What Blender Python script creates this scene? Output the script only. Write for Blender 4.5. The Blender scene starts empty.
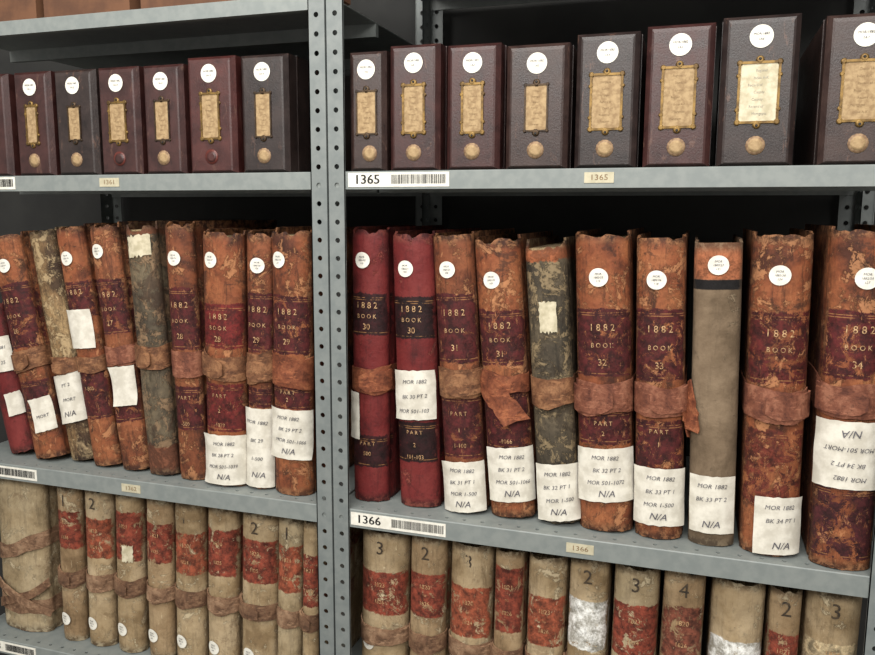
import bpy, math, random
from mathutils import Vector, Matrix, noise
random.seed(7)
scene=bpy.context.scene
def lin(c,a=1.0):
    r=[]
    for v in c:
        v=min(255,v)/255.0
        r.append(v/12.92 if v<=0.04045 else ((v+0.055)/1.055)**2.4)
    return (r[0],r[1],r[2],a)
# ------------------------------------------------------------ node helpers
class NT:
    def __init__(s,name):
        s.m=bpy.data.materials.new(name); s.m.use_nodes=True
        s.t=s.m.node_tree; s.t.nodes.clear()
        s.out=s.t.nodes.new("ShaderNodeOutputMaterial")
        s.b=s.t.nodes.new("ShaderNodeBsdfPrincipled")
        s.t.links.new(s.b.outputs[0],s.out.inputs[0])
        s.tc=s.t.nodes.new("ShaderNodeTexCoord")
    def link(s,a,b): s.t.links.new(a,b)
    def inp(s,sock,v):
        if hasattr(v,"is_output"): s.link(v,sock)
        else: sock.default_value=v
    def math(s,op,a,b=0.0,clamp=False):
        n=s.t.nodes.new("ShaderNodeMath"); n.operation=op; n.use_clamp=clamp
        s.inp(n.inputs[0],a); s.inp(n.inputs[1],b); return n.outputs[0]
    def mix(s,f,a,b,mode='MIX'):
        n=s.t.nodes.new("ShaderNodeMix"); n.data_type='RGBA'; n.blend_type=mode
        s.inp(n.inputs[0],f); s.inp(n.inputs[6],a); s.inp(n.inputs[7],b); return n.outputs[2]
    def coord(s,off=(0,0,0),scale=(1,1,1)):
        n=s.t.nodes.new("ShaderNodeMapping"); s.link(s.tc.outputs["Object"],n.inputs[0])
        n.inputs["Location"].default_value=off; n.inputs["Scale"].default_value=scale
        return n.outputs[0]
    def noise(s,vec,scale,detail=4,rough=.6,dist=0):
        n=s.t.nodes.new("ShaderNodeTexNoise"); s.link(vec,n.inputs["Vector"])
        n.inputs["Scale"].default_value=scale; n.inputs["Detail"].default_value=detail
        n.inputs["Roughness"].default_value=rough; n.inputs["Distortion"].default_value=dist
        return n.outputs["Fac"]
    def ramp(s,f,pts):
        n=s.t.nodes.new("ShaderNodeValToRGB"); s.link(f,n.inputs[0]); e=n.color_ramp.elements
        e[0].position=pts[0][0]; e[0].color=pts[0][1]; e[1].position=pts[-1][0]; e[1].color=pts[-1][1]
        for p,c in pts[1:-1]:
            x=e.new(p); x.color=c
        return n.outputs[0]
    def step(s,f,a,b):
        n=s.t.nodes.new("ShaderNodeMapRange"); s.inp(n.inputs[0],f)
        n.inputs[1].default_value=a; n.inputs[2].default_value=b; n.interpolation_type='SMOOTHSTEP'
        return n.outputs[0]
    def bump(s,h,strength,dist):
        n=s.t.nodes.new("ShaderNodeBump"); s.link(h,n.inputs["Height"])
        n.inputs["Strength"].default_value=strength; n.inputs["Distance"].default_value=dist
        s.link(n.outputs[0],s.b.inputs["Normal"])
    def base(s,c): s.inp(s.b.inputs["Base Color"],c)
    def rough(s,v): s.inp(s.b.inputs["Roughness"],v)

def leather(name,cols,labels=(),hw=.03,seed=0,wear=.5,scuff=(182,128,88),h=.4,rough=.68,bands=(),labcol=(70,28,28),edgecol=(48,32,26),gold=True,dark=0.0,grain=1.0):
    """worn leather/cloth with labels given as absolute heights (z1,z2[,colour[,wear]])"""
    N=NT(name); off=(seed*3.17,seed*1.31,seed*2.7)
    v=N.coord(off)
    n1=N.noise(v,13,7,.62,.3)
    n2=N.noise(v,85,8,.75)
    col=N.ramp(n1,[(.36,lin(cols[0])),(.46,lin(cols[1])),(.64,lin(cols[2]))])
    col=N.mix(N.math('MULTIPLY',N.step(n2,.44,.62),.35*grain),col,lin([c*.7 for c in cols[0]]))
    vs=N.coord(off,(1,1,.14)); n3=N.noise(vs,110,7,.75)
    col=N.mix(N.math('MULTIPLY',N.step(n3,.51,.62),.5*grain),col,lin([c*.55 for c in cols[0]]))
    # flaked areas, more of them low down and toward the joints
    n4=N.noise(v,30,11,.80,.5)
    t=.60-.10*wear
    scm=N.step(n4,t,t+.02)
    rim=N.math('MULTIPLY',N.step(n4,t-.025,t-.004),N.math('SUBTRACT',1.0,scm))
    col=N.mix(N.math('MULTIPLY',rim,.4*grain),col,lin([c*.6 for c in cols[0]]))
    col=N.mix(N.math('MULTIPLY',scm,.66),col,lin(scuff))
    n6=N.noise(N.coord((off[2],off[0],off[1]),(1,1,.35)),130,8,.8,.5)
    t3=.645-.10*wear
    fine=N.step(n6,t3,t3+.035)
    col=N.mix(N.math('MULTIPLY',fine,.5),col,lin([q*1.08 for q in scuff]))
    n5=N.noise(N.coord((off[1],off[2],off[0])),17,10,.76,.5)
    t2=.555-dark*.12
    col=N.mix(N.math('MULTIPLY',N.step(n5,t2,t2+.05),.66*min(1,grain+.1)),col,lin(edgecol))
    sep=N.t.nodes.new("ShaderNodeSeparateXYZ"); N.link(N.tc.outputs["Object"],sep.inputs[0])
    x,z=sep.outputs[0],sep.outputs[2]
    ax=N.math('ABSOLUTE',x)
    jit=N.math('MULTIPLY',N.math('SUBTRACT',n4,.5),.022)
    zj=N.math('ADD',z,jit)
    for i,l in enumerate(labels):
        z1,z2=l[0],l[1]; c=l[2] if len(l)>2 and l[2] else labcol; w=l[3] if len(l)>3 else wear
        m=N.math('MULTIPLY',N.step(zj,z1,z1+.0015),N.step(zj,z2+.0015,z2))
        m=N.math('MULTIPLY',m,N.step(N.math('ADD',ax,jit),hw*.98,hw*.94))
        nn=N.noise(N.coord((off[0]+i*5,off[2],off[1])),38,11,.82,.5)
        tt=.63-.15*w
        m=N.math('MULTIPLY',m,N.math('SUBTRACT',1.0,N.step(nn,tt,tt+.02)))
        m=N.math('MULTIPLY',m,N.math('SUBTRACT',1.0,N.math('MULTIPLY',fine,.65)))
        cc=N.mix(N.step(n2,.35,.7),lin([q*.65 for q in c]),lin([min(255,q*1.35) for q in c]))
        if gold:
            for zz in (z1+.005,z2-.005,z2-.008):
                g=N.math('MULTIPLY',N.math('LESS_THAN',N.math('ABSOLUTE',N.math('SUBTRACT',z,zz)),.0005),N.step(n2,.45,.55))
                cc=N.mix(N.math('MULTIPLY',g,.6),cc,lin((176,130,80)))
        col=N.mix(m,col,cc)
    for (z1,z2,c,sharp) in bands:
        zz=N.math('ADD',z,N.math('MULTIPLY',jit,sharp))
        m=N.math('MULTIPLY',N.step(zz,z1,z1+.0015),N.step(zz,z2+.0015,z2))
        cc=N.mix(N.step(n4,.4,.65),lin([q*.7 for q in c]),lin([min(255,q*1.2) for q in c]))
        col=N.mix(m,col,cc)
    ej=N.math('MULTIPLY',N.step(N.math('ADD',ax,jit),hw*.86,hw*.98),N.step(n6,.42,.55))
    col=N.mix(N.math('MULTIPLY',ej,.6),col,lin(edgecol))
    e=N.math('ADD',N.step(zj,h-.018,h-.003),N.step(zj,.016,.003),True)
    col=N.mix(N.math('MULTIPLY',e,.8),col,N.mix(N.step(n2,.45,.58),lin([q*.7 for q in edgecol]),lin([q*.8 for q in scuff])))
    N.base(col)
    N.rough(N.math('ADD',N.math('MULTIPLY',n2,.35),rough-.17))
    N.b.inputs["Specular IOR Level"].default_value=.28
    hgt=N.math('SUBTRACT',N.math('ADD',n2,N.math('MULTIPLY',n4,.7)),N.math('MULTIPLY',scm,.6))
    N.bump(hgt,.8,.0015)
    return N.m

def simple(name,c1,c2,scale=40,rough=.6,metal=0,bump=.2,bd=.0005,detail=4,spec=.5):
    N=NT(name); v=N.coord(); n=N.noise(v,scale,detail,.6)
    N.base(N.mix(N.step(n,.35,.65),lin(c1),lin(c2))); N.rough(rough)
    N.b.inputs["Metallic"].default_value=metal; N.b.inputs["Specular IOR Level"].default_value=spec
    if bump: N.bump(n,bump,bd)
    return N.m

M={}
M['steel']=simple('shelf_grey_paint',(120,126,124),(130,135,132),60,.45,0,.08,.0003)
M['post']=simple('post_grey_paint',(110,116,115),(121,126,124),50,.48,0,.08,.0003)
M['dark']=simple('wall_shade_tone',(34,34,33),(44,44,42),8,.85)  # shade behind the books, put into the wall colour
M['paper']=simple('tag_paper',(196,190,176),(224,219,206),45,.88,0,.5,.0015,6)
M['sticker']=simple('sticker_paper',(216,212,200),(232,229,218),90,.75,0,.05)
M['pale']=simple('aged_label_paper',(176,166,138),(208,198,172),70,.8)
M['ink']=simple('ink',(62,60,68),(100,98,104),90,.7,0,0)
M['inklight']=simple('faint_ink',(140,134,122),(166,160,146),90,.7,0,0)
M['black']=simple('print_black',(14,14,14),(22,22,22),50,.6,0,0)
M['gold']=simple('faded_gilt',(128,92,60),(206,168,124),300,.5,.1,0)
M['cardprint']=simple('card_print',(112,88,62),(140,112,80),200,.8,0,0)
M['cardfaint']=simple('card_print_faded',(132,106,74),(150,124,90),200,.8,0,0)
M['numeral']=simple('dark_tooling',(46,38,30),(78,64,48),200,.7,0,0)
M['tan']=simple('tan_card',(140,114,80),(170,144,106),150,.75,0,.1,.0003,6)
M['brass']=simple('aged_brass',(82,62,34),(132,104,56),80,.42,.6,.2)
M['darkbrass']=simple('dark_brass',(44,33,24),(74,56,36),80,.45,.5,.2)
M['seal']=simple('seal_paper',(112,86,62),(150,122,92),260,.65,.0,.4,.0005)
M['tagtan']=simple('lip_tag',(178,170,144),(192,184,158),100,.7,0,0)
M['floor']=simple('floor_vinyl',(110,104,94),(124,118,106),6,.5)
M['carton']=simple('carton_brown',(84,54,36),(106,70,46),20,.8)
def pages_mat():
    N=NT('page_block'); v=N.coord((0,0,0),(1,.02,.02)); n=N.noise(v,900,3,.6)
    n2=N.noise(N.coord(),30,5,.6)
    c=N.mix(N.step(n,.35,.65),lin((110,88,60)),lin((186,162,122)))
    c=N.mix(N.math('MULTIPLY',N.step(n2,.45,.7),.5),c,lin((88,62,40)))
    N.base(c); N.rough(.9); N.bump(n,.4,.0006); return N.m
M['pages']=pages_mat()
def strapmat(nm,a,b,c,seed):
    N=NT(nm); v=N.coord((seed,seed*2,0)); n=N.noise(v,45,8,.72,.4); f=N.noise(v,180,6,.75)
    g=N.noise(N.coord((seed,0,0),(.3,.3,1)),160,6,.75)
    col=N.ramp(n,[(.36,lin(a)),(.5,lin(b)),(.62,lin(c))])
    col=N.mix(N.math('MULTIPLY',N.step(f,.5,.66),.45),col,lin([q*.5 for q in a]))
    col=N.mix(N.math('MULTIPLY',N.step(g,.55,.62),.5),col,lin([q*1.18 for q in c]))
    N.base(col); N.rough(.72); N.b.inputs["Specular IOR Level"].default_value=.28
    N.bump(N.math('ADD',n,N.math('ADD',f,g)),.6,.001); return N.m
STR=[strapmat('strap_leather_pink',(82,46,36),(120,72,54),(148,98,76),1),
     strapmat('strap_leather_brown',(72,46,32),(114,76,52),(148,106,74),4),
     strapmat('strap_leather_rust',(80,42,28),(120,66,44),(148,90,60),9)]
STRV=[strapmat('vellum_strap_brown',(88,64,48),(126,96,74),(154,124,98),3),
      strapmat('vellum_strap_dark',(78,56,42),(114,84,64),(142,112,86),6)]

# ------------------------------------------------------------ mesh builder
class MB:
    def __init__(s): s.v=[]; s.f=[]; s.fm=[]; s.fs=[]; s.mats=[]
    def mi(s,m):
        if m not in s.mats: s.mats.append(m)
        return s.mats.index(m)
    def add(s,vs,fs,mat,smooth=False):
        o=len(s.v); s.v+= [tuple(p) for p in vs]; i=s.mi(mat)
        for f in fs: s.f.append(tuple(o+k for k in f)); s.fm.append(i); s.fs.append(smooth)
    def grid(s,rows,mat,smooth=True,flip=False,closed=False):
        n=len(rows[0]); vs=[p for r in rows for p in r]; fs=[]
        for j in range(len(rows)-1):
            for i in range(n if closed else n-1):
                k=(i+1)%n
                q=(j*n+i,j*n+k,(j+1)*n+k,(j+1)*n+i)
                fs.append(q[::-1] if flip else q)
        s.add(vs,fs,mat,smooth)
    def box(s,x0,x1,y0,y1,z0,z1,mat):
        v=[(x0,y0,z0),(x1,y0,z0),(x1,y1,z0),(x0,y1,z0),(x0,y0,z1),(x1,y0,z1),(x1,y1,z1),(x0,y1,z1)]
        s.add(v,[(0,3,2,1),(4,5,6,7),(0,1,5,4),(1,2,6,5),(2,3,7,6),(3,0,4,7)],mat)
    def obj(s,name,loc=(0,0,0),rot=(0,0,0),parent=None):
        me=bpy.data.meshes.new(name); me.from_pydata(s.v,[],s.f)
        for m in s.mats: me.materials.append(m)
        me.polygons.foreach_set("material_index",s.fm); me.polygons.foreach_set("use_smooth",s.fs)
        me.update()
        o=bpy.data.objects.new(name,me); bpy.context.collection.objects.link(o)
        o.location=loc; o.rotation_euler=rot
        if parent: o.parent=parent
        return o
_g={}
def glyph(txt):
    if txt in _g: return _g[txt]
    c=bpy.data.curves.new("t","FONT"); c.body=txt; c.size=1; c.align_x='CENTER'; c.align_y='CENTER'; c.resolution_u=2
    o=bpy.data.objects.new("t",c); bpy.context.collection.objects.link(o)
    bpy.context.view_layer.update()
    dg=bpy.context.evaluated_depsgraph_get(); me=bpy.data.meshes.new_from_object(o.evaluated_get(dg))
    r=([(v.co.x,v.co.y) for v in me.vertices],[tuple(p.vertices) for p in me.polygons])
    bpy.data.objects.remove(o); bpy.data.curves.remove(c); bpy.data.meshes.remove(me)
    _g[txt]=r; return r
def text(mb,txt,size,mat,fn,cx=0,cy=0,rot=0,shear=0,sx=1.0):
    if not txt: return
    vs,fs=glyph(txt); c,s=math.cos(rot),math.sin(rot); out=[]
    for x,y in vs:
        x=(x+shear*y)*size*sx; y=y*size
        out.append(fn(cx+c*x-s*y, cy+s*x+c*y))
    mb.add(out,fs,mat)
def disc(mb,fn,cx,cy,r,mat,n=24):
    vs=[fn(cx,cy)]+[fn(cx+r*math.cos(2*math.pi*i/n),cy+r*math.sin(2*math.pi*i/n)) for i in range(n)]
    fs=[(0,1+i,1+(i+1)%n) for i in range(n)]
    mb.add(vs,fs,mat)

# ------------------------------------------------------------ ledger book
def outline(hw,b,off,depth,n=18,sideoff=None):
    so=off if sideoff is None else sideoff
    L=[(-hw-so,depth),(-hw-so,depth*.6),(-hw-so,b+.028),(-hw-so,b+.014),(-hw-so+.0022,b+.009),(-hw-so+.0018,b+.005)]
    A=[]
    for i in range(n+1):
        a=-math.pi/2+math.pi*i/n
        o=off*math.cos(a)+so*(1-math.cos(a)) if sideoff is not None else off
        A.append(((hw+o)*math.sin(a), b-(b+o)*math.cos(a)))
    R=[(-x,y) for x,y in L[::-1]]
    return L+A+R
def ledger(name,xb,xt,w,zt,z0,y0,mat,depth=.27,seed=0,strap=None,strapmat=None,tags=(),stickers=(),texts=(),flaps=(),bulge=.34,rough_top=.0045,yaw=0,patch=(),tab=None,bows=()):
    w=w-.004; hw=w/2; b=hw*2*bulge
    th=math.atan2(xt-xb,zt-z0)
    h=((zt-z0)-hw*abs(math.sin(th)))/math.cos(th)
    mb=MB()
    matx=mat(hw,h)
    nz=30; rows=[];inner=[]
    oo=outline(hw,b,0,depth); ii=outline(hw,b,-.0032,depth)
    def disp(x,y,z,amp):
        return amp*(noise.noise(Vector((x*30+seed*7.3,y*30,z*14+seed)))+.4*noise.noise(Vector((x*90+seed*7.3,y*90,z*60+seed))))
    for j in range(nz+1):
        z=h*j/nz
        ro=[];ri=[]
        for k,(x,y) in enumerate(oo):
            dz=0
            spine = y<=b+.001
            if j==nz:
                if spine:
                    q=noise.noise(Vector((x*55,y*55,seed*3.1)))+.5*noise.noise(Vector((x*170,y*170,seed*1.7)))
                    dz=-max(0,q+.15)*rough_top*2.2-.002
                else: dz=.0015
            if j==0: dz=abs(noise.noise(Vector((x*70,y*70,seed*5.1+9))))*rough_top*.7
            d=disp(x,y,z,.0018)
            if y<=b:
                nx,ny=x/hw,-(b-y)/b
                ro.append((x+nx*d*.3,y+d+(.0016 if j==nz else 0)+(.001 if j==0 else 0),z+dz))
            else: ro.append((x,y,z+dz))
            xi,yi=ii[k]
            ri.append((xi,yi+(d if y<=b else 0),z+dz+(-.0006 if j==nz else 0)))
        rows.append(ro); inner.append(ri)
    mb.grid(rows,matx,True)
    mb.grid(inner,matx,True,flip=True)
    mb.grid([rows[-1],inner[-1]],matx,False)
    mb.grid([inner[0],rows[0]],matx,False)
    for k in (0,-1):
        mb.grid([[r[k] for r in rows],[r[k] for r in inner]],matx,False,flip=(k==0))
    pb=outline(hw,b,-.010,depth-.006,sideoff=-.0042)
    lo=[(x,y,.006) for x,y in pb]; hi=[(x,y,h-.011-.002*math.cos(x*90)) for x,y in pb]
    mb.grid([lo,hi],M['pages'],False,closed=True)
    n=len(pb); mb.add(hi,[tuple(range(n))],M['pages']); mb.add(lo,[tuple(range(n))[::-1]],M['pages'])
    def surf(off):
        def fn(u,z):
            a=max(-1.5,min(1.5,u/hw))
            return ((hw+off)*math.sin(a), b-(b+off)*math.cos(a), z)
        return fn
    if strap:
        for (f1,f2,tilt) in strap:
            zc=(f1+f2)/2*h; hh=abs(f1-f2)/2*h*.90
            sm=strapmat or STR[seed%3]
            prof=[(-1,.0004),(-.99,.0026),(-.6,.0028),(-.2,.0030),(.2,.0030),(.6,.0028),(.99,.0026),(1,.0004)]
            R=[]
            for pi_,(t,off) in enumerate(prof):
                o2=outline(hw,b,off,.14,sideoff=min(off,.0018),n=22); row=[]
                for k,(x,y) in enumerate(o2):
                    wv=noise.noise(Vector((x*34+seed*4,y*20,t*1.6)))*.0045+noise.noise(Vector((x*120+seed*4,y*80,t*3)))*.0014
                    sag=-.003*math.cos(x/hw*1.4)+tilt*x
                    thn=1+.22*noise.noise(Vector((x*26,y*20,seed*2.2+(0 if t<0 else 5))))
                    bow=.0018*max(0,math.cos(x/hw*1.2))*(1+noise.noise(Vector((x*25,seed,t)))) if (0<pi_<7) else .0016
                    row.append((x,y-(bow if y<b else 0),zc+t*hh*thn+wv+sag))
                R.append(row)
            mb.grid(R[1:-1],sm,True); mb.grid(R[:2],sm,False); mb.grid(R[-2:],sm,False)
            mb.grid([R[0],R[-1]],sm,False,flip=True)
            dr=1 if seed%2 else -1
            if tab is None: tb=(seed%3!=1)
            else: tb=tab
            if tb:
                rr=[]; e=.25+.35*abs(noise.noise(Vector((seed*2.7,3,1))))
                for i in range(11):
                    s_=i/10; a=dr*(-1.45+(1.45+e)*s_); row=[]
                    taper=1 if s_<.8 else 1-.45*((s_-.8)/.2)**1.5
                    lift=.0056+.0040*max(0,(s_-.55)/.45)**2
                    zz=zc+tilt*a*hw-.003*math.cos(a*1.2)
                    for t in (-1,-.5,0,.5,1):
                        row.append(surf(lift)(a*hw,zz+t*hh*.8*taper+.0016*noise.noise(Vector((i*.6,t,seed)))))
                    for t in (1,-1):
                        row.append(surf(lift-.0026)(a*hw,zz+t*hh*.8*taper+.0016*noise.noise(Vector((i*.6,t,seed)))))
                    rr.append(row)
                mb.grid(rr,sm,False,closed=True,flip=(dr<0)); mb.add(rr[-1],[tuple(range(7))],sm)
    for (pts,wd,off,mt) in flaps:
        P=[Vector((hw*a,z*h)) for a,z in pts]; rr=[]; Q=[]
        for i in range(len(P)-1):
            for k in range(4): Q.append(P[i].lerp(P[i+1],k/4))
        Q.append(P[-1])
        for i,q in enumerate(Q):
            d=(Q[min(i+1,len(Q)-1)]-Q[max(i-1,0)]).normalized(); nn=Vector((-d.y,d.x))
            t=i/(len(Q)-1); ww=wd*(1+.25*noise.noise(Vector((i*.8,seed,0))))*(1-.15*t)
            o=off+.005*t*t
            f1=surf(o); f2=surf(o-.0022)
            pa=q+nn*ww+d*ww*.5*(t>.9); pb_=q-nn*ww
            ring=[f1(pa.x,pa.y),f1(q.x,q.y),f1(pb_.x,pb_.y),f2(pb_.x,pb_.y),f2(q.x,q.y),f2(pa.x,pa.y)]
            rr.append(ring)
        mb.grid(rr,mt,False,closed=True); mb.add(rr[0],[(0,1,2,3,4,5)],mt); mb.add(rr[-1],[(5,4,3,2,1,0)],mt)
    def papersheet(a0,a1,z1,z2,off,mt,tilt=0,curl=.002,jag=0):
        R=[]; cr=random.Random(seed*31+int(z1*1000)); ck=[cr.random()**2 for _ in range(4)]
        for j in range(9):
            t=j/8; row=[]
            for i in range(13):
                s_=i/12; a=a0+(a1-a0)*s_; z=z1+(z2-z1)*t+tilt*(a*hw)
                k=ck[(2 if t>.5 else 0)+(1 if s_>.5 else 0)]
                e=(abs(t-.5)*2)**3*(abs(s_-.5)*2)**3*curl*k
                wv=.0007*noise.noise(Vector((s_*3,t*3,seed*2.1)))
                jj=0
                if jag and (j in(0,8)): jj=jag*noise.noise(Vector((i*.9,j,seed)))
                ja=jag*12*noise.noise(Vector((j*.9,i,seed))) if jag and i in(0,12) else 0
                p=surf(off+wv)((a+ja)*hw,z+jj)
                row.append((p[0],p[1]-e,p[2]))
            R.append(row)
        mb.grid(R,mt,True)
        R2=[[(x,y+.0004,z) for x,y,z in r] for r in R]
        mb.grid(R2,mt,True,flip=True)
    for (a0,a1,f1,f2,tilt) in patch:
        papersheet(a0,a1,f1*h,f2*h,.0016,M['pale'],tilt,.0005,.005)
    for tg in tags:
        a0,a1,f1,f2,tilt,lines=tg[:6]; flipt=len(tg)>6
        z1,z2=f1*h,f2*h
        papersheet(a0,a1,z1,z2,.0040,M['paper'],tilt,.006,.0012)
        cx=(a0+a1)/2*hw; hgt=z2-z1; wd=(a1-a0)*hw
        fn=surf(.0050)
        rr=random.Random(seed*17+3)
        nl=len(lines)
        for i,l in enumerate(lines):
            sz=min(.0078,wd/max(4.5,len(l)*.72))
            if l=="N/A": sz=min(.0125,wd*.25)
            zz=z2-hgt*(i+.75)/(nl+.35)
            if nl==4 and i==3: zz=z2-hgt*.84
            text(mb,l,sz,M['ink'],fn,cx+rr.uniform(-.002,.002),zz+tilt*cx,rot=tilt+rr.uniform(-.06,.06)+(math.pi if flipt else 0),shear=.25,sx=.92)
    for (a,f,r) in stickers:
        disc(mb,surf(.0019),a*hw,f*h,r,M['sticker'])
        fn=surf(.0024); k=r/.012
        text(mb,"MOR",.0038*k,M['ink'],fn,a*hw,f*h+.0046*k,shear=.2)
        text(mb,"1882/"+str(20+seed),.0036*k,M['ink'],fn,a*hw,f*h,shear=.2)
        text(mb,str(100+seed*3),.0036*k,M['ink'],fn,a*hw,f*h-.0046*k,shear=.2)
    for (s_,size,f,mt) in texts:
        text(mb,s_,size,mt,surf(.0012),0,f*h,sx=.9)
    return mb.obj(name,(xb,y0,z0+hw*abs(math.sin(th))),(0,th,yaw))

ORANGE=((66,38,28),(116,65,42),(146,88,57))
ORANGE2=((74,40,28),(130,72,45),(158,98,62))
RED=((72,24,25),(104,34,34),(120,48,45))
OLIVE=((46,42,35),(78,69,56),(112,99,78))
CANVAS=((98,82,64),(119,101,81),(138,119,97))
def Lm(seed,cols,labels=(),wear=.5,**k):
    def f(hw,h):
        lb=[(l[1]*h,l[0]*h)+tuple(l[2:]) for l in labels]
        bd=[(a*h,b_*h,c,s) for a,b_,c,s in k.get('bands',())]
        kk={q:v for q,v in k.items() if q!='bands'}
        return leather('ledger_leather_%d'%seed,cols,lb,hw,seed,wear,h=h,bands=bd,**kk)
    return f
Z2=1.1765
G=M['gold']
def t1882(top,n,low=None,lown=None):
    hh=top[0]-top[1]
    r=[("1 8 8 2",.0128,top[0]-hh*.27,G),("B O O K",.0088,top[0]-hh*.53,G),(n,.0125,top[0]-hh*.78,G)]
    if low:
        r+=[("P A R T",.0082,low[0]-(low[0]-low[1])*.24,G),(lown[0],.0088,low[0]-(low[0]-low[1])*.55,G)]
        if len(lown)>1: r.append((lown[1],.0088,low[0]-(low[0]-low[1])*.85,G))
    return r
BK="archive_ledger_book"
NA="N/A"
# ---- middle shelf, right bay
ledger(BK,.016,.017,.060,1.579,Z2,.035,Lm(0,RED,[(.768,.618,(44,18,20)),(.25,.13,(44,18,20))],.1,scuff=(136,66,56),rough=.6,edgecol=(54,22,22),grain=.5),seed=0,
  strap=[(.51,.41,0)],strapmat=STR[2],stickers=[(-.2,.888,.0115)],tags=[(-1.35,-.35,.236,.41,0,[])],texts=t1882((.768,.618),"30",(.25,.13),["500"]))
ledger(BK,.093,.081,.066,1.574,Z2,.035,Lm(1,RED,[(.77,.62,(36,17,18)),(.317,.168,(36,17,18))],.15,scuff=(150,82,68),rough=.6,edgecol=(58,24,24),grain=.5),seed=1,
  stickers=[(-.2,.873,.0115)],tags=[(-1.0,1.1,.33,.51,.03,["MOR 1882","BK 30 PT 2","MOR 501-103"])],texts=t1882((.77,.62),"30",(.317,.168),["2","101-103"]))
ledger(BK,.164,.140,.063,1.573,Z2,.035,Lm(2,ORANGE,[(.79,.547),(.43,.20)],.4),seed=2,strap=[(.533,.42,.05)],strapmat=STR[1],
  stickers=[(-.2,.876,.0115)],tags=[(-1.15,1.2,.005,.19,.03,["MOR 1882","BK 31 PT 1","MOR 1-500",NA])],texts=t1882((.79,.547),"31",(.41,.22),["1","1-100"]))
ledger(BK,.232,.202,.068,1.569,Z2,.035,Lm(3,ORANGE2,[(.745,.552),(.46,.25)],.55),seed=3,strap=[(.535,.455,-.1)],strapmat=STR[2],tab=False,
  stickers=[(-.2,.853,.0115)],tags=[(-.95,1.3,.062,.26,.02,["MOR 1882","BK 31 PT 2","MOR 501-1066",NA])],texts=t1882((.745,.552),"31",(.46,.25),["2","-1066"]),
  flaps=[([(-1.1,.51),(-.4,.46),(.1,.41),(.45,.36)],.017,.006,STR[2])])
ledger(BK,.298,.269,.060,1.566,Z2,.035,Lm(4,OLIVE,(),.75,scuff=(150,130,98),bands=[(.93,1.1,(134,78,50),1.8)],edgecol=(46,38,30),dark=.3),seed=4,strap=[(.535,.425,.0)],strapmat=STR[1],
  patch=[(-.35,.45,.685,.79,0)],tags=[(-1.0,1.3,.015,.22,.03,["MOR 1882","BK 32 PT 1","MOR 1-500",NA])],rough_top=.008)
ledger(BK,.362,.344,.075,1.577,Z2,.03,Lm(5,ORANGE2,[(.753,.528),(.42,.30)],.5),seed=5,strap=[(.522,.40,.06)],strapmat=STR[0],
  stickers=[(-.1,.856,.012)],tags=[(-1.1,1.25,.107,.29,.03,["MOR 1882","BK 32 PT 2","MOR 501-1072",NA])],texts=t1882((.753,.528),"32",(.40,.29),["2"]))
ledger(BK,.431,.418,.065,1.573,Z2,.03,Lm(6,ORANGE2,[(.766,.533),(.40,.214)],.6),seed=6,strap=[(.53,.42,.03)],strapmat=STR[0],
  stickers=[(-.15,.862,.012)],tags=[(-1.15,1.25,.05,.245,-.02,["MOR 1882","BK 33 PT 1","MOR 1-500",NA])],texts=t1882((.766,.533),"33",(.40,.26),["1"]),
  flaps=[([(1.0,.49),(1.25,.45),(1.45,.40),(1.5,.35)],.012,.004,STR[2])])
ledger(BK,.497,.487,.061,1.568,Z2,.03,Lm(7,CANVAS,(),.0,scuff=(144,127,103),edgecol=(94,79,63),rough=.9,grain=.35,bands=[(.845,.877,(28,26,26),.15),(.877,1.1,(156,96,66),.1)]),seed=7,rough_top=.001,
  stickers=[(0,.925,.012)],tags=[(-1.0,1.0,.047,.24,0,["MOR 1882","BK 33 PT 2","",NA])],flaps=[([(-1.5,.54),(-1.25,.50),(-.95,.44),(-.85,.39)],.011,.005,STR[2])])
ledger(BK,.566,.560,.072,1.579,Z2,.022,Lm(8,ORANGE2,[(.763,.545,(74,28,26),.75),(.40,.15,(92,42,32),.8)],.65),seed=8,strap=[(.537,.43,.0)],strapmat=STR[0],
  stickers=[(-.1,.875,.012)],tags=[(-.55,1.2,.01,.194,0,["MOR 1882","BK 34 PT 1","",NA])],texts=[("1 8 8 2",.0128,.70,G),("B O O K",.0088,.65,G)])
ledger(BK,.646,.644,.072,1.586,Z2,.008,Lm(9,ORANGE2,[(.767,.57,(74,28,28),.5),(.25,.03,(66,30,32),.75)],.6),seed=9,strap=[(.57,.46,.0)],strapmat=STR[0],
  stickers=[(.1,.86,.0125)],tags=[(-1.35,1.3,.25,.45,.0,["N/A","MOR 501-MORT","BK 34 PT 2","MOR 1882"],1)],texts=t1882((.767,.57),"34"))
# ---- middle shelf, left bay
ledger(BK,-.650,-.703,.056,1.44,Z2,.04,Lm(10,RED,(),.2,scuff=(130,66,58),grain=.5),seed=10,tags=[(-.6,1.3,.55,.78,0,["MOR 1881","BK 25"]),(.2,1.3,.25,.40,.1,[])])
ledger(BK,-.582,-.650,.066,1.561,Z2,.030,Lm(11,ORANGE2,[(.78,.5),(.35,.2)],.5),seed=11,strap=[(.50,.40,.1)],strapmat=STR[1],stickers=[(.1,.865,.0115)],texts=t1882((.78,.52),"26"),
  tags=[(.0,1.2,.12,.27,.1,["MORT"])])
ledger(BK,-.521,-.583,.056,1.570,Z2,.045,Lm(12,((72,54,38),(130,102,70),(168,140,100)),[(.45,.2,(82,44,32),.8)],.8,scuff=(184,160,122),dark=.3),seed=12,
  strap=[(.46,.38,.0)],strapmat=STR[1],tags=[(-.9,1.3,.17,.38,.1,["PT 2","MORT",NA])],rough_top=.008)
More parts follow.
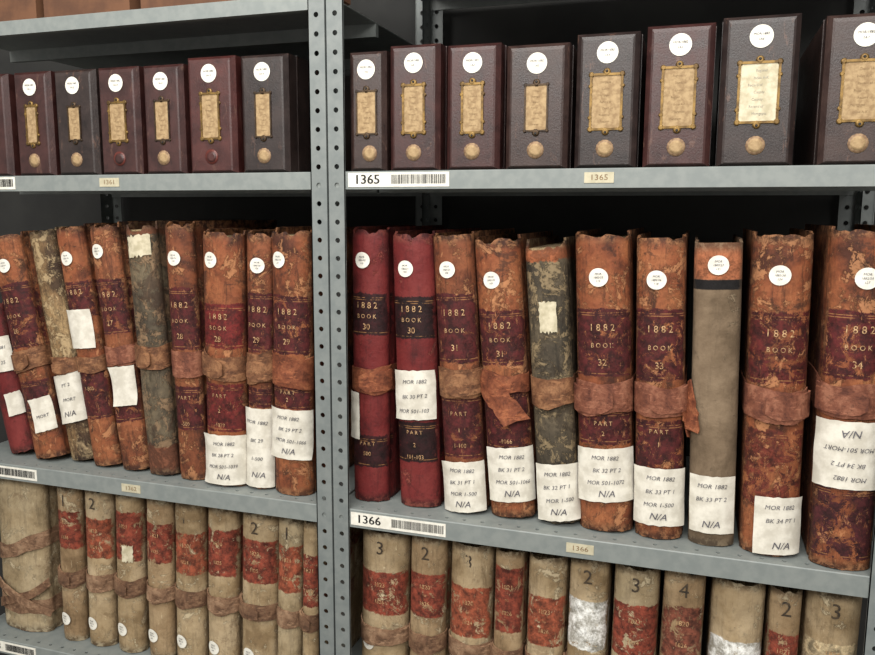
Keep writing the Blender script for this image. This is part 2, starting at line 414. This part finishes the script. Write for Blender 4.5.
ledger(BK,-.464,-.515,.057,1.577,Z2,.035,Lm(13,ORANGE2,[(.77,.62),(.44,.2)],.6),seed=13,
  stickers=[(-.1,.87,.0115)],tags=[(-.9,.9,.50,.66,-.05,[])],strap=[(.47,.40,0)],texts=[("1 8 8 2",.0118,.73,G),("1-500",.009,.33,G)])
ledger(BK,-.406,-.448,.057,1.581,Z2,.035,Lm(14,ORANGE,[(.78,.557),(.40,.2)],.6),seed=14,strap=[(.52,.435,0)],strapmat=STR[0],
  stickers=[(-.2,.894,.0115)],tags=[(-.4,1.1,.27,.43,0,[])],texts=t1882((.78,.557),"27",(.36,.2),["2"]))
ledger(BK,-.348,-.372,.058,1.584,Z2,.03,Lm(15,OLIVE,(),.9,scuff=(142,114,86),bands=[(.95,1.1,(118,72,50),2),(-.1,.12,(104,64,46),2.5)],edgecol=(60,42,32),dark=.2),seed=15,strap=[(.535,.43,0)],strapmat=STR[1],patch=[(-.6,.9,.87,.95,.1)],rough_top=.009)
ledger(BK,-.290,-.300,.054,1.585,Z2,.03,Lm(16,ORANGE,[(.752,.516),(.37,.2)],.5),seed=16,strap=[(.516,.41,.05)],strapmat=STR[0],stickers=[(-.1,.866,.0115)],
  texts=t1882((.752,.516),"28",(.37,.2),["1","-500"]))
ledger(BK,-.226,-.220,.074,1.573,Z2,.022,Lm(17,ORANGE2,[(.72,.55,(94,32,30),.3),(.41,.22,(88,32,30),.35)],.45),seed=17,strap=[(.533,.43,-.05)],strapmat=STR[1],
  stickers=[(-.3,.89,.012)],tags=[(-1.0,1.35,.01,.21,.02,["MOR 1882","BK 28 PT 2","MOR 501-1039",NA])],texts=t1882((.72,.55),"28",(.41,.22),["2","-1039"]))
ledger(BK,-.166,-.157,.047,1.572,Z2,.03,Lm(18,ORANGE,[(.77,.54),(.40,.33)],.5),seed=18,strap=[(.55,.42,.1)],strapmat=STR[1],
  stickers=[(.1,.875,.0115)],tags=[(-1.1,1.3,.01,.325,0,["MOR 1882","BK 29","1-500",NA])],texts=t1882((.77,.54),"29"))
ledger(BK,-.107,-.102,.068,1.577,Z2,.02,Lm(19,ORANGE2,[(.758,.54),(.42,.33)],.5),seed=19,strap=[(.545,.415,-.08)],strapmat=STR[2],
  stickers=[(-.4,.888,.012)],tags=[(-1.1,1.3,.145,.335,-.03,["MOR 1882","BK 29 PT 2","MOR 501-1066",NA])],texts=t1882((.758,.54),"29",(.42,.33),["2"]))
# ---- bottom shelf, vellum volumes
VEL=((132,110,80),(162,140,107),(184,163,131)); VEL2=((112,90,64),(146,121,90),(172,148,115)); VG=((122,105,79),(154,135,104),(176,158,127))
Z3=.8505
def vell(seed,xb,xt,w,zt,cols,l1,l2,num,lc=(122,56,36),st=True,wear=.35,stk=None,lw=.5,pa=(),bulge=.4,strap=None,flaps=()):
    rr=random.Random(seed)
    tx=[(num,.029,.905,M['numeral'])]
    if lc[0]<190 and l1>0.3:
        tx+=[(rr.choice(["1820","1821","1823","1824"]),.0095,l1-(l1-l2)*.28,G),("TO",.0045,l1-(l1-l2)*.48,G),(rr.choice(["1824","1825","1826"]),.0085,l1-(l1-l2)*.68,G)]
    ledger("vellum_record_book",xb,xt,w,zt,Z3,.035,Lm(seed,cols,[(l1,l2,lc,lw)],wear,scuff=(204,188,156),edgecol=(106,84,60),gold=False,grain=.55,rough=.75),depth=.26,seed=seed,
      strap=strap or ([(.475,.365,.0)] if st else None),strapmat=STRV[seed%2],stickers=stk or (),texts=tx,patch=pa,bulge=bulge,rough_top=.003,flaps=flaps,tab=False if flaps else None)
RB=(116,56,42); OR=(128,68,48)
BRD=[(.030,.036,.080,1.133,VEL,.77,.53,"3",RB),(.102,.107,.060,1.135,VEL2,.79,.56,"2",RB),(.168,.173,.068,1.132,VEL,.76,.49,"3",OR),
 (.227,.230,.046,1.132,VEL2,.90,.55,"",RB),(.280,.284,.058,1.130,VEL,.78,.52,"",OR),(.339,.342,.058,1.135,VEL,.78,.53,"2",(214,206,186)),
 (.403,.406,.064,1.133,VG,.80,.53,"3",RB),(.464,.468,.057,1.136,VEL2,.82,.55,"4",(108,62,48)),(.533,.536,.070,1.132,VEL,.70,.45,"",(214,206,186)),
 (.590,.592,.042,1.130,VEL2,.78,.5,"2",RB),(.645,.649,.068,1.137,VEL,.75,.6,"3",(172,154,122))]
for i,(a,b_,w,zt,c,l1,l2,n,lc) in enumerate(BRD):
    vell(30+i,a,b_,w,zt,c,l1,l2,n,lc,st=(i not in(8,)),stk=[(-.5,.36,.012)] if i==0 else None,lw=.3 if i in(5,8) else .5)
BLD=[(-.665,-.659,.112,1.142,VG,.0,-.1,"",RB),(-.556,-.550,.052,1.136,VEL2,.84,.6,"1",RB),(-.498,-.489,.058,1.138,VEL,.81,.56,"2",OR),(-.436,-.426,.058,1.138,VEL,.88,.58,"",RB),
 (-.374,-.364,.054,1.137,VEL2,.84,.6,"",RB),(-.316,-.306,.060,1.137,VEL,.81,.56,"1",OR),(-.254,-.243,.060,1.137,VEL,.86,.58,"",RB),
 (-.187,-.176,.070,1.136,VEL,.83,.58,"2",RB),(-.130,-.119,.046,1.135,VG,.83,.56,"1",OR),(-.090,-.081,.032,1.134,VEL,.80,.5,"",RB)]
for i,(a,b_,w,zt,c,l1,l2,n,lc) in enumerate(BLD):
    kw={}
    if i==0:  # big volume laced with crossing straps
        kw=dict(strap=[(.60,.50,.35),(.22,.13,.0)],flaps=[([(-1.1,.14),(-.3,.2),(.5,.26),(1.2,.34)],.008,.006,STRV[1]),([(-1.1,.32),(-.3,.27),(.5,.2),(1.2,.14)],.008,.009,STRV[0])])
    vell(50+i,a,b_,w,zt,c,l1,l2,n,lc,stk=[(-.3,.145,.0115)] if 1<=i<=7 else None,bulge=.2 if i==0 else .4,pa=[(-.1,.6,.58,.68,0)] if i==3 else (),**kw)

# ------------------------------------------------------------ archive boxes
def boxmat(nm,a,b,seed):
    N=NT(nm); v=N.coord((seed*2.1,seed,0)); n=N.noise(v,30,7,.7,.3); f=N.noise(v,420,4,.6)
    col=N.ramp(n,[(.34,lin(a)),(.64,lin(b))])
    vs=N.coord((seed,0,0),(1,1,.3)); n4=N.noise(vs,60,10,.8,.5)
    col=N.mix(N.math('MULTIPLY',N.step(n4,.58,.62),.4),col,lin((112,82,68)))
    col=N.mix(N.math('MULTIPLY',N.step(n4,.43,.37),.5),col,lin([q*.5 for q in a]))
    N.base(col); N.rough(N.math('ADD',N.math('MULTIPLY',n,.35),.22)); N.b.inputs["Specular IOR Level"].default_value=.5
    N.bump(N.math('ADD',f,n4),.4,.0006); return N.m
def abox(x,w,zt,col,fw,fh,style,seed,z0=1.6565,y0=.006,depth=.27,sealc=True,seald=0):
    h=zt-z0; w=w-.003; hw=w/2; mb=MB()
    mat=boxmat('box_leather_%d'%seed,*col,seed)
    c=.008
    def ring(y,i,top=1): return [(-hw+i,y,i*.5),(hw-i,y,i*.5),(hw-i,y,h-i*top),(-hw+i,y,h-i*top)]
    rs=[ring(0,c,1.1),ring(.0010,c*.7,.8),ring(.0075,0),ring(depth-.004,0),ring(depth,.003)]
    mb.grid(rs,mat,False,closed=True,flip=True)
    mb.add(rs[0],[(0,1,2,3)],mat); mb.add(rs[-1],[(3,2,1,0)],mat)
    mb.box(-hw-.0008,hw+.0008,.030,.033,.002,h+.0008,mat)
    def F(off): return lambda u,z:(u,-off,z)
    cz=h*.49; br=M['darkbrass'] if style==0 else M['brass']
    x0,x1,z1,z2=-fw/2,fw/2,cz-fh/2,cz+fh/2; t=.0028 if style else .0020
    mb.box(x0,x1,-.0006,0.0005,z1,z2,M['tan'] if style!=2 else M['pale'])
    for q in ((x0-t,x0,z1-t,z2+t),(x1,x1+t,z1-t,z2+t),(x0-t,x1+t,z2,z2+t),(x0-t,x1+t,z1-t,z1)):
        mb.box(q[0],q[1],-.0016,.0005,q[2],q[3],br)
    def knob(cx_,cz_,r,m_=br,th=.0018):
        vs=[];n=14
        for y,k in ((.0005,1),(-th*.7,1),(-th,.6)):
            vs.append([(cx_+r*k*math.cos(6.2832*i/n),y,cz_+r*k*math.sin(6.2832*i/n)) for i in range(n)])
        mb.grid(vs,m_,True,closed=True,flip=True); mb.add(vs[-1],[tuple(range(n))],m_)
    knob(0,z2+t+.0014,.0046); knob(0,z1-t-.0014,.0046)
    knob(0,z2+t+.0024,.0016,M['black'],.0028); knob(0,z1-t-.0024,.0016,M['black'],.0028)
    for sx in (-1,1):
        for zz in (z1-t/2,z2+t/2): knob(sx*(fw/2+t/2),zz,.0034 if style else .0022)
        if style:
            for k in (-.30,.30): knob(sx*(fw/2+t*.8),cz+fh*k,.0026)
    rr=random.Random(seed)
    for i in range(7):
        zz=z2-fh*(.12+.125*i)
        text(mb,rr.choice(["Record of","Mortgages","Deeds 18","Index A-K","Register","County"]),.0032*fw/.03,M['cardfaint'] if style!=2 else M['inklight'],F(.0009),rr.uniform(-.1,.1)*fw,zz,sx=.9)
    sz=h-.024
    disc(mb,F(.0009),0,sz,.0128,M['sticker'])
    text(mb,"MOR/1882",.0038,M['ink'],F(.0013),0,sz+.0028,shear=.2); text(mb,"1A%d"%(seed),.0038,M['ink'],F(.0013),0,sz-.003,shear=.2)
    knob(seald,.023,.0108,M['seal'] if sealc else boxmat('seal_red_%d'%seed,(80,32,28),(104,48,38),seed+40),.0010)
    knob(seald,.023,.0080,M['tan'] if sealc else mat,.0013)
    mb.obj("leather_box_file",(x,y0,z0))
MAR=((42,22,21),(66,36,33)); DK=((30,22,21),(50,38,35)); BRN=((38,25,23),(60,43,38)); RDM=((50,22,21),(78,38,34))
TR=[(.032,.056,1.813,BRN,.026,.054,0),(.099,.073,1.818,MAR,.026,.058,1),(.179,.074,1.814,MAR,.024,.058,1),(.262,.082,1.809,BRN,.026,.054,0),
    (.348,.078,1.817,DK,.034,.062,1),(.432,.080,1.821,MAR,.034,.066,1),(.520,.086,1.825,DK,.040,.064,2),(.627,.082,1.820,BRN,.038,.062,1)]
for i,(x,w,zt,c,fw,fh,s) in enumerate(TR): abox(x,w,zt,c,fw,fh,s,i,seald=[.004,0,0,0,0,0,0,0][i])
TL=[(-.622,.082,1.815,MAR,.03,.05,1),(-.534,.074,1.815,MAR,.018,.054,1),(-.452,.080,1.814,DK,.020,.048,0),(-.372,.076,1.814,MAR,.026,.053,1),(-.293,.072,1.813,MAR,.022,.054,0),
    (-.211,.082,1.820,RDM,.026,.060,1),(-.125,.078,1.818,DK,.022,.058,0)]
for i,(x,w,zt,c,fw,fh,s) in enumerate(TL): abox(x,w,zt,c,fw,fh,s,10+i,sealc=(i not in(3,5)))

# ------------------------------------------------------------ shelving
sh=MB()
def holestrip(fn,nrm,n0,cell,width,r,mat,n=16,rim=.0018):
    for c in range(n0):
        cu=(c+.5)*cell; O=[];I=[];J=[]
        for k in range(n):
            a=2*math.pi*k/n; ca,sa=math.cos(a),math.sin(a)
            m=max(abs(ca)/(cell/2),abs(sa)/(width/2))
            O.append(fn(cu+ca/m,sa/m)); I.append(fn(cu+ca*r,sa*r))
            p=Vector(I[-1])+Vector(nrm)*rim; J.append(tuple(p))
        sh.grid([O,I],mat,False,closed=True); sh.grid([I,J],mat,True,closed=True)
        for sx in(1,-1):
            for sy in(1,-1):
                a=math.atan2(sy*width/2,sx*cell/2)%(2*math.pi); k0=int(a/(2*math.pi/n)); k1=(k0+1)%n
                sh.add([O[k0],fn(cu+sx*cell/2,sy*width/2),O[k1]],[(0,1,2)],mat)
PT=M['post']
def post(x0,x1,yf,side,yd):
    w=x1-x0; xc=(x0+x1)/2
    holestrip(lambda u,v:(xc+v,yf,u),(0,yd,0),96,.025,w,.0036,PT)
    xs=x1 if side>0 else x0
    holestrip(lambda u,v:(xs,yf+yd*(.0175+v),u),(-side,0,0),96,.025,.035,.0036,PT)
    xf=x0 if side>0 else x1
    sh.box(min(xf,xf+side*.0015),max(xf,xf+side*.0015),min(yf,yf+yd*.0016),max(yf,yf+yd*.0016),0,2.4,PT)
for yf,yd in((0,1),(.43,-1)):
    post(-.050,-.0255,yf,1,yd); post(-.0225,.002,yf,-1,yd)
    post(.675,.6995,yf,1,yd); post(.7025,.727,yf,-1,yd)
    post(-.7505,-.726,yf,-1,yd)
ST=M['steel']
def shelf(x0,x1,ztop,zb):
    nc=int((x1-x0)/.025); cell=(x1-x0)/nc
    sh.box(x0,x1,.0022,.0036,zb,ztop-.0012,ST)
    sh.box(x0,x1,.0030,.0150,zb,zb+.0014,ST)
    sh.add([(x0,.0022,ztop-.0012),(x1,.0022,ztop-.0012),(x1,.0034,ztop),(x0,.0034,ztop)],[(0,1,2,3)],ST)
    holestrip(lambda u,v:(x0+u,.0034+.0125+v,ztop),(0,0,-1),nc,cell,.025,.0028,ST)
    sh.box(x0,x1,.0284,.4270,ztop-.0015,ztop,ST)
    sh.box(x0,x1,.4260,.4275,zb,ztop,ST)
    sh.box(x0,x1,.18,.19,zb,ztop-.0015,ST)
for z,b_ in((1.656,1.632),(1.176,1.149),(.850,.824),(.25,.225)):
    shelf(-.022,.699,z,b_); shelf(-.7475,-.026,z,b_)
shelf(-.022,.699,1.99,1.965); shelf(-.7475,-.026,1.891,1.870)
unit=sh.obj("steel_shelving_unit")
def liplabel(x0,x1,zc,num,hh=.019,bar=(.44,.97)):
    mb=MB(); mb.box(x0,x1,.0014,.0022,zc-hh/2,zc+hh/2,M['sticker'])
    w=x1-x0
    for dx in (0,.0004,.0008): text(mb,num,.0175,M['black'],lambda u,v:(u,.0011-dx*.1,zc+v),x0+w*.19+dx,0,sx=1.1)
    r=random.Random(int(num)); x=x0+w*bar[0]
    while x<x0+w*bar[1]:
        t=r.choice([.0005,.0008,.0012]); mb.box(x,x+t,.0010,.0014,zc-.0055,zc+.0065,M['black']); x+=t+r.choice([.0006,.0008,.0012])
    mb.obj("shelf_number_label",parent=unit)
def liptag(xc,zc,num):
    mb=MB(); mb.box(xc-.018,xc+.018,.0014,.0022,zc-.0065,zc+.0065,M['tagtan'])
    text(mb,num,.0095,M['cardprint'],lambda u,v:(u,.0011,zc+v),xc,0,sx=1.2)
    mb.obj("shelf_tag",parent=unit)
liplabel(.006,.150,1.6445,"1365"); liplabel(.004,.148,1.1625,"1366"); liplabel(.006,.150,.837,"1367")
liplabel(-.7195,-.572,1.6445,"1361"); liplabel(-.7195,-.570,1.1625,"1362"); liplabel(-.7195,-.60,.837,"1363")
liptag(.343,1.6445,"1365"); liptag(.334,1.1625,"1366"); liptag(-.39,1.6445,"1361"); liptag(-.380,1.1625,"1362")

for i,(x,w) in enumerate([(-.62,.17),(-.44,.16),(-.24,.2)]):
    mb=MB(); mb.box(-w/2,w/2,.0,.3,0,.10,M['carton']); mb.box(-w/2-.003,w/2+.003,-.003,.303,.07,.108,M['carton'])
    mb.box(-.02,.02,-.0045,-.003,.078,.1,M['pale'])
    mb.obj("storage_carton",(x,.03,1.8913))
fl=MB(); fl.box(-3,3,-2.8,.8,-.02,0,M['floor']); fl.obj("floor")
wl=MB(); wl.box(-3,3,.46,.50,0,2.9,M['dark']); wl.obj("wall_back")  # added dark sheet, its colour stands for shadow behind the shelves

# ------------------------------------------------------------ light
def area(nm,loc,rot,sx,sy,e,c):
    l=bpy.data.lights.new(nm,'AREA'); l.shape='RECTANGLE'; l.size=sx; l.size_y=sy; l.energy=e; l.color=c
    o=bpy.data.objects.new(nm,l); bpy.context.collection.objects.link(o); o.location=loc; o.rotation_euler=rot; return o
area("front_fill_light",(.25,-.75,2.75),(math.radians(28),0,0),1.5,.25,22,(1,.98,.94))
area("front_fill_light",(.1,-2.0,2.5),(math.radians(60),0,0),2.6,.5,54,(1,.975,.93))  # added fill from the front, brightens the lower rows and softens contrast
w=bpy.data.worlds.new("w"); scene.world=w; w.use_nodes=True
w.node_tree.nodes["Background"].inputs[0].default_value=(1,.965,.91,1); w.node_tree.nodes["Background"].inputs[1].default_value=.48
scene.view_settings.view_transform='Standard'
# ------------------------------------------------------------ camera
yaw,pit,rol,f=math.radians(18.193),math.radians(8.207),math.radians(.245),791.2
fw=Vector((-math.sin(yaw)*math.cos(pit),math.cos(yaw)*math.cos(pit),-math.sin(pit))); rt=Vector((math.cos(yaw),math.sin(yaw),0)); up=rt.cross(fw)
c,s=math.cos(rol),math.sin(rol); X=c*rt+s*up; Y=-s*rt+c*up; Zc=-fw
cam=bpy.data.cameras.new("camera"); cam.sensor_width=36; cam.lens=f/875*36; cam.clip_start=.02
co=bpy.data.objects.new("camera",cam); bpy.context.collection.objects.link(co)
co.matrix_world=Matrix(((X.x,Y.x,Zc.x,.464),(X.y,Y.y,Zc.y,-1.0),(X.z,Y.z,Zc.z,1.6),(0,0,0,1)))
scene.camera=co
